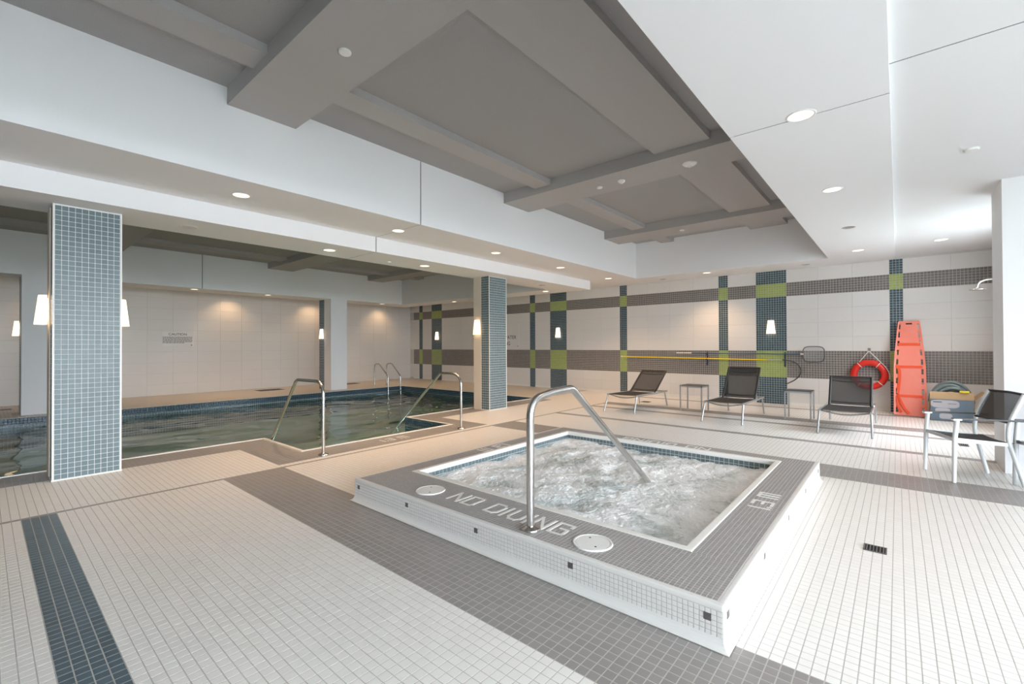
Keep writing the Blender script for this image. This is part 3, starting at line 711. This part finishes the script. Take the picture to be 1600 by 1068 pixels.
def side_table(x, y, s, label, rz=0.):
    t = empty('side_table', (x, y, 0), rz, label, 'side table', 'small square metal side tables'); a = s/2; H_ = .54
    for i in (-1, 1):
        for j in (-1, 1): MB().bbox(i*a-.012*(1+i), i*a+.012*(1-i), j*a-.012*(1+j), j*a+.012*(1-j), 0.001, H_-.02, .003).build('leg', 'alu', t)
    k = MB()
    for i in (-1, 1):
        k.bbox(-a, a, i*(a-.012)-.012, i*(a-.012)+.012, H_-.035, H_-.005, .003); k.bbox(i*(a-.012)-.012, i*(a-.012)+.012, -a, a, H_-.035, H_-.005, .003)
    k.build('apron', 'alu', t)
    MB().bbox(-a+.004, a-.004, -a+.004, a-.004, H_-.008, H_+.004, .003).build('top', 'arm_dark', t)
side_table(9.92, 3.33, .46, 'dark topped side table between the left and middle loungers')
side_table(9.99, 1.42, .43, 'dark topped side table between the middle and right loungers')

# ------------------------------------------------------------------ armchairs
def armchair(loc, rz, label):
    """local: +y is the front, x to the sitter's side; origin at seat centre on the floor"""
    t = empty('armchair', loc, rz, label, 'chair', 'silver framed armchairs'); w_, f, bk = .262, .265, -.265
    for s in (-1, 1):
        MB().tube([(s*w_, f, .002), (s*(w_-.004), f-.012, .44), (s*w_, f-.03, .635)], .019, 12, radii=[.017, .021, .021]).build('leg', 'alu_white', t)
        MB().tube(fillet([(s*(w_+.004), bk-.02, .002), (s*(w_-.012), bk+.10, .46), (s*(w_-.012), bk+.085, .62), (s*(w_-.012), bk-.03, .9)], [.5, .5], 6), .019, 12).build('leg', 'alu_white', t)
        MB().bbox(s*w_-.022, s*w_+.022, bk-.02, f+.01, .635, .652, .006).build('armrest', 'arm_dark', t)
        MB().bbox(s*w_-.026, s*w_+.026, f-.06, f+.012, .628, .645, .006).build('arm_cap', 'alu_white', t)
        MB().bar((s*(w_-.012), f-.01, .435), (s*(w_-.012), bk+.1, .405), .02, .035).build('seat_rail', 'alu_white', t)
    MB().bar((-w_, f-.012, .432), (w_, f-.012, .432), .022, .03).build('seat_rail', 'alu', t)
    def sheet(name, rows, m_):
        mb = MB(); n2 = 6; vs = []
        for side in (0, 1):
            for (yy, zz, sg, dy, dz) in rows:
                for j in range(n2+1):
                    v = j/n2; k = math.sin(math.pi*v)*sg; vs.append(((-w_+.022)+(2*w_-.044)*v, yy+dy*k+(.003 if side else 0)*dy, zz+dz*k+(.003 if side else 0)*(1 if dz else 0)))
        n1 = len(rows)-1; M_ = (n1+1)*(n2+1); fs = []
        for i in range(n1):
            for j in range(n2):
                k = i*(n2+1)+j; fs.append((k, k+1, k+n2+2, k+n2+1)); fs.append((M_+k, M_+k+n2+1, M_+k+n2+2, M_+k+1))
        mb.add(vs, fs, True); mb.build(name, m_, t)
    sheet('seat_sling', [(f-.0-.5*k/8, .448-.03*k/8-.01*math.sin(math.pi*k/8), .016, 0, -1) for k in range(9)], 'sling_dark')
    sheet('back_sling', [(bk+.085-.115*(k/8)**1.3, .62+.28*k/8, .03, -1, 0) for k in range(9)], 'sling')
    MB().tube([(-w_+.012, bk-.03, .9), (0, bk-.06, .905), (w_-.012, bk-.03, .9)], .012, 8).build('back_rail', 'dark_frame', t)
    MB().tube([(-w_+.012, bk+.088, .62), (0, bk+.06, .618), (w_-.012, bk+.088, .62)], .012, 8).build('back_rail', 'dark_frame', t)
    return t
ang = math.atan2(.51, -.21)-math.pi/2
armchair((6.722, -.565, 0), ang, 'silver armchair with dark mesh seat facing the hot tub')
armchair((6.52, -1.22, 0), ang+.05, 'silver armchair cut off by the right edge of the picture')

# ------------------------------------------------------------------ rescue board leaning on the wall
def rescue_board():
    t = empty('rescue_board', (11.72, -.17, 0), 0, 'orange rescue board with straps leaning upright on the striped wall', 'spine board'); L_ = 1.90
    base = Vector((0, 0, .004)); lean = math.asin(.42/L_); up = Vector((math.sin(lean), 0, math.cos(lean))); nn = Vector((-math.cos(lean), 0, math.sin(lean)))
    us = [-1, -.86, -.72, -.60, .60, .72, .86, 1]
    def half(v):
        return .245-.012*v if v < .5 else .239-.075*((v-.5)/.5)**1.25
    slots = [(.03, .085), (.125, .175), (.215, .275), (.33, .385), (.43, .485), (.53, .585), (.63, .685), (.73, .785), (.82, .88), (.91, .965)]
    vs_ = sorted(set([0., .012, 1., .988, .955, .975]+[q_ for s in slots for q_ in s])); NU = len(us); vs = []
    for sd, dd in ((0, 0.), (1, .045)):
        for v in vs_:
            hw = half(v); k = 0
            if v < .012: hw *= .93
            if v > .988: hw *= .9
            for u in us:
                rim = .012*max(0, (abs(u)-.6)/.4)**2
                q_ = base+up*(v*L_)+nn*(dd if not sd else dd+rim)
                vs.append((q_.x, -u*hw, q_.z))
    M_ = len(vs_)*NU
    def hole(i, j):
        vm = (vs_[i]+vs_[i+1])/2; um = abs((us[j]+us[j+1])/2)
        if .72 < um < .86 and any(a < vm < b for a, b in slots): return True
        return False
    fs = []
    NV = len(vs_)-1
    for i in range(NV):
        for j in range(NU-1):
            if hole(i, j): continue
            k = i*NU+j; fs.append((k, k+NU, k+NU+1, k+1)); fs.append((M_+k, M_+k+1, M_+k+NU+1, M_+k+NU))
            for (di, dj, a, b) in ((-1, 0, k, k+1), (1, 0, k+NU+1, k+NU), (0, -1, k+NU, k), (0, 1, k+1, k+NU+1)):
                ii, jj = i+di, j+dj
                if ii < 0 or ii >= NV or jj < 0 or jj >= NU-1 or hole(ii, jj): fs.append((a, b, M_+b, M_+a))
    MB().add(vs, fs).build('board', 'orange', t)
    def at(u, v, d_=.062):
        q_ = base+up*(v*L_)+nn*d_; return Vector((q_.x, -u*half(v), q_.z))
    for v in (.20, .505, .745):
        a, b = at(-.8, v, .05), at(.8, v, .05); MB().bar(a, b, .05, .006, nn).build('strap', 'orange_strap', t)
    m_ = MB(); q_ = at(0, .968, .05); m_.bar(at(-.28, .968, .048), at(.28, .968, .048), .028, .006, nn); m_.build('handle_slot', 'black_hole', t)
    for pts in ([(-.8, .52), (-.62, .45), (-.66, .32), (-.74, .22)], [(-.76, .20), (-.5, .12), (-.3, .06), (-.05, .02)], [(-.78, .20), (-.7, .08), (-.5, .03)]):
        P_ = smooth_path([at(u, v, .062) for u, v in pts], 5); mb = MB()
        for a, b in zip(P_[:-1], P_[1:]): mb.bar(a, b, .045, .005, nn)
        mb.build('strap_tail', 'orange_strap', t)
rescue_board()

# ------------------------------------------------------------------ life ring on its hook
lr = empty('life_ring', (WX-.10, .465, .76), 0, 'round red life ring hanging by a white rope on the striped wall', 'life ring')
mb = MB(); R_, r_ = .255, .062
mb.tube([(0, R_*math.cos(2*math.pi*k/40), R_*math.sin(2*math.pi*k/40)) for k in range(40)], r_, 14, closed=True); mb.build('ring', 'ring_red', lr)
mb = MB()
mb.tube([(-.03, .0, .50), (-.055, .16, .265)], .008, 8); mb.tube([(-.03, 0, .50), (-.06, -.27, .17)], .008, 8)
mb.tube(smooth_path([(-.06, -.27, .17), (-.05, -.325, .05), (-.05, -.33, -.08)], 6), .008, 8)
mb.tube(smooth_path([(.03, .20, -.24), (.03, .05, -.36), (.03, -.1, -.37), (.03, -.2, -.33), (.03, -.3, -.36)], 6), .007, 8)
mb.build('rope', 'rope', lr)
mb = MB()
for a in (.9, 2.2, 3.9, 5.4): mb.tube([(r_*1.04*math.cos(2*math.pi*k/14), (R_+r_*1.04*math.sin(2*math.pi*k/14))*math.cos(a), (R_+r_*1.04*math.sin(2*math.pi*k/14))*math.sin(a)) for k in range(14)], .009, 6, closed=True)
mb.build('rope_band', 'rope', lr)
hk = empty('ring_hook', (WX-.004, .465, 1.27), 0, 'small metal hook carrying the life ring rope', 'hook')
MB().bbox(-.006, 0, -.025, .025, -.05, .05, .002).build('plate', 'steel', hk)
MB().tube(smooth_path([(-.005, 0, .0), (-.06, 0, -.025), (-.10, 0, -.015), (-.11, 0, .02)], 5), .007, 8).build('peg', 'steel', hk)

# ------------------------------------------------------------------ cleaning poles, net and hose on the wall
def wall_hook(y, label):
    t = empty('pole_bracket', (WX-.004, y, 1.05), 0, label, 'bracket', 'dark pole brackets on the striped wall')
    MB().bbox(-.012, 0, -.018, .018, -.17, .17, .003).build('plate', 'hook', t)
    for z in (-.15, -.03, .10): MB().tube(smooth_path([(-.01, 0, z), (-.05, 0, z-.012), (-.085, 0, z), (-.095, 0, z+.03)], 4), .008, 8).build('prong', 'hook', t)
wall_hook(3.755, 'dark pole bracket left of the narrow stripe'); wall_hook(2.01, 'dark pole bracket at the edge of the wide stripe')
yp = empty('cleaning_pole', (WX-.075, 4.1, 1.03), 0, 'long yellow cleaning pole lying on the wall brackets', 'pole')
MB().tube([(0, 2.02, .04), (0, -1.72, .005)], .016, 10).build('pole', 'yellow', yp); MB().tube([(0, -1.72, .005), (0, -2.04, .005)], .013, 10).build('sleeve', 'alu', yp)
MB().tube([(0, 2.02, .04), (0, 2.06, .04)], .02, 10).build('cap', 'coping', yp)
bn = empty('skimmer_net', (WX-.075, 2.9, 1.18), 0, 'blue skimmer net pole with a rounded mesh head on the striped wall', 'net')
MB().tube([(0, 1.24, .01), (0, -1.2, 0)], .014, 10).build('pole', 'pole_blue', bn); MB().tube([(0, 1.24, .01), (0, 1.44, .01)], .016, 10).build('grip', 'coping', bn); MB().tube([(0, 1.46, .01), (0, 1.64, .01)], .016, 10).build('grip', 'coping', bn)
rp = []
for k in range(40):
    a = 2*math.pi*k/40; c_, s_ = math.cos(a), math.sin(a); e_ = .55
    rp.append((0, -1.455+.205*math.copysign(abs(c_)**e_, c_), .175*math.copysign(abs(s_)**e_, s_)))
MB().tube(rp, .009, 8, closed=True).build('hoop', 'arm_dark', bn); MB().tube([(0, -1.2, 0), (0, -1.26, 0)], .017, 8).build('socket', 'coping', bn)
mb = MB(); N_ = len(rp)
mb.add([(.012+.0, -1.455, 0)]+[(.001, q_[1], q_[2]) for q_ in rp]+[(.03*1, -1.455+(q_[1]+1.455)*.5, q_[2]*.5) for q_ in rp], [(1+i, 1+(i+1) % N_, 1+N_+(i+1) % N_, 1+N_+i) for i in range(N_)]+[(0, 1+N_+i, 1+N_+(i+1) % N_) for i in range(N_)], True); mb.build('netting', 'net', bn)
vh = MB(); vh.tube(smooth_path([(WX-.07, 2.06, 1.045), (WX-.07, 1.93, 1.03), (WX-.06, 1.78, .97), (WX-.05, 1.70, .84), (WX-.05, 1.72, .70), (WX-.04, 1.82, .58), (WX-.03, 1.97, .49)], 6), .011, 8)
vh.build('bent_hose', 'tube_dark', None, 'thin dark hose looping down from the yellow pole', 'hose')

# ------------------------------------------------------------------ carton with coiled hose
cb = empty('carton', (11.55, -.73, 0), 0, 'open cardboard carton with blue grey print beside the orange board', 'box')
hx, hy, hz = .19, .29, .40
mb = MB(); th = .006
mb.box(-hx, -hx+th, -hy, hy, .002, hz); mb.box(hx-th, hx, -hy, hy, .002, hz); mb.box(-hx, hx, -hy, -hy+th, .002, hz); mb.box(-hx, hx, hy-th, hy, .002, hz); mb.box(-hx, hx, -hy, hy, .002, .01)
mb.build('body', 'cardboard', cb)
MB().box(-hx-.003, -hx, -hy+.012, hy-.008, .006, hz-.006).build('print_panel', 'box_print', cb)
def blob(cy_, cz_, a, b_):
    poly = []
    for k in range(28):
        t_ = 2*math.pi*k/28; c_, s_ = math.cos(t_), math.sin(t_); poly.append((cy_+a*math.copysign(abs(c_)**.5, c_), cz_+b_*math.copysign(abs(s_)**.6, s_)))
    MB().extrude(poly, -hx-.0045, -hx-.003, lambda u, v, d_: (d_, u, v)).build('printed_shape', 'box_pale', cb)
blob(.09, .31, .19, .07); blob(.12, .19, .10, .045); blob(.08, .09, .085, .05)
mb = MB(); mb.box(-hx-.006, -hx-.0045, .13, .25, .335, .35); mb.box(-hx-.006, -hx-.0045, -.06, .05, .315, .322); mb.build('printed_line', 'box_ink', cb)
fl_ = MB(); fl_.bar((-hx-.002, -hy, hz+.065), (-hx-.002, hy, hz+.065), .006, .13); fl_.build('flap', 'cardboard', cb)
fl_ = MB(); fl_.add([(-hx, -hy, hz), (hx, -hy, hz), (hx, -hy-.13, hz+.14), (-hx, -hy-.13, hz+.14), (-hx, -hy-.006, hz), (hx, -hy-.006, hz), (hx, -hy-.136, hz+.136), (-hx, -hy-.136, hz+.136)], [(0, 1, 2, 3), (4, 7, 6, 5), (0, 4, 5, 1), (1, 5, 6, 2), (2, 6, 7, 3), (3, 7, 4, 0)]); fl_.build('flap', 'cardboard', cb)
ho = empty('coiled_hose', (11.56, -.73, .30), 0, 'grey green hose coiled on top of the carton', 'hose')
for k, (ry, rz_, dx, dy) in enumerate(((.285, .40, -.03, 0), (.25, .35, -.09, .015), (.215, .32, .05, -.02), (.235, .30, -.12, -.02), (.19, .26, -.06, .0), (.26, .37, .09, 0))):
    pts = [(dx+.01*math.sin(3*a), dy+ry*math.cos(a), rz_*math.sin(a)) for a in [math.pi*(.02+.96*i/24) for i in range(25)]]
    MB().tube(pts, .03, 12).build('coil', 'hose', ho)
MB().tube(smooth_path([(-.23, -.10, .245), (-.235, -.16, .24), (-.23, -.22, .245)], 5), .022, 10).build('nozzle', 'yellow', ho)

# ------------------------------------------------------------------ shower head
sh = empty('shower_head', (10.5, -1.446, 2.40), 0, 'chrome shower head on a curved arm at the right of the striped wall', 'shower')
MB().lathe([(0, .02), (.025, .02), (.035, .004), (.035, 0)], 20).build('flange', 'steel', sh).rotation_euler = (-math.pi/2, 0, 0)
MB().tube(smooth_path([(0, .01, .0), (0, .22, .03), (0, .36, .03), (0, .44, -.02), (0, .455, -.09)], 6), .013, 12).build('arm', 'steel', sh)
MB().lathe([(.02, .03), (.03, .012), (.10, .0), (.105, -.008), (0, -.01)], 28, (0, .455, -.115)).build('rose', 'steel', sh)

# ------------------------------------------------------------------ floor drains
def drain(x, y, sx_, sy_, label, n=6):
    t = empty('floor_drain', (x, y, .0006), 0, label, 'drain')
    k = MB(); k.box(-sx_/2, sx_/2, -sy_/2, sy_/2, 0, .0015); k.build('pan', 'black_hole', t)
    k = MB(); e_ = .008
    k.box(-sx_/2, sx_/2, -sy_/2, -sy_/2+e_, .0015, .004); k.box(-sx_/2, sx_/2, sy_/2-e_, sy_/2, .0015, .004); k.box(-sx_/2, -sx_/2+e_, -sy_/2, sy_/2, .0015, .004); k.box(sx_/2-e_, sx_/2, -sy_/2, sy_/2, .0015, .004)
    k.build('frame', 'grate', t)
    for i in range(n): 
        yy = -sy_/2+sy_*(i+1)/(n+1); MB().box(-sx_/2+e_, sx_/2-e_, yy-.003, yy+.003, .0015, .0038).build('bar', 'grate', t)
drain(3.97, .13, .125, .125, 'square grey floor drain in the white tiles right of the hot tub')
drain(10.65, 4.75, .2, .2, 'small floor drain beside the left lounger', 4)
drain(8.82, -.68, .2, .1, 'narrow floor drain behind the armchair', 4)
drain(6.05, 15.45, .75, .5, 'large rectangular grate in the deck across the pool', 10)
drain(9.0, 15.6, .5, .4, 'rectangular grate in the deck behind the pool ladder', 8)
drain(.32, 15.35, .25, .25, 'dark square grate in the deck at the far left', 6)

# ------------------------------------------------------------------ signs
def text_mesh(txt, size, loc, rot, parent, align='CENTER', name='lettering', mtl='ink', ext=.0006):
    c = bpy.data.curves.new(name, 'FONT'); c.body = txt; c.size = size; c.align_x = align; c.extrude = ext
    o = bpy.data.objects.new(name, c); COL.objects.link(o); dg = bpy.context.evaluated_depsgraph_get(); me = bpy.data.meshes.new_from_object(o.evaluated_get(dg))
    bpy.data.objects.remove(o); me.materials.clear(); me.materials.append(MATS[mtl]); ob = bpy.data.objects.new(name, me); link(ob, parent); ob.location = loc; ob.rotation_euler = rot; return ob
cs_ = empty('caution_sign', (3.78, WY-.006, 1.62), 0, 'small white caution sign on the long wall beyond the pool', 'sign')
MB().bbox(-.39, .39, -.008, 0, -.21, .22, .002).build('plate', 'sign_white', cs_)
text_mesh('CAUTION', .10, (0, -.0095, .125), (math.pi/2, 0, 0), cs_)
k = MB(); rnd = random.Random(3)
for row in range(6):
    x = -.365; z = .075-row*.034
    while x < (.36 if row < 5 else .16):
        w_ = rnd.uniform(.02, .07); x2 = min(x+w_, .365); k.box(x, x2, -.0092, -.008, z-.010, z+.010); x = x2+.010
k.build('text_lines', 'ink_soft', cs_)
e_ = MB().lathe([(0, .0014), (.016, .0014), (.016, 0)], 16).build('emblem', 'ink', cs_); e_.location = (.345, -.008, -.165); e_.rotation_euler = (math.pi/2, 0, 0)
ss = empty('depth_sign', (WX-.006, 10.95, 1.62), 0, 'white sign reading shallow water, half hidden by the middle column', 'sign')
MB().bbox(-.006, 0, -.85, .85, -.28, .5, .002).build('plate', 'wall_tile', ss)
rt = (math.pi/2, 0, -math.pi/2)
text_mesh('SHALLOW WATER', .175, (-.0075, 0, .02), rt, ss); text_mesh('NO DIVING', .175, (-.0075, 0, -.20), rt, ss); text_mesh('CAUTION', .12, (-.0075, 0, .30), rt, ss)
e_ = MB().lathe([(0, .0014), (.018, .0014), (.018, 0)], 16).build('emblem', 'ink', ss); e_.location = (-.006, -.80, -.235); e_.rotation_euler = (0, -math.pi/2, 0)
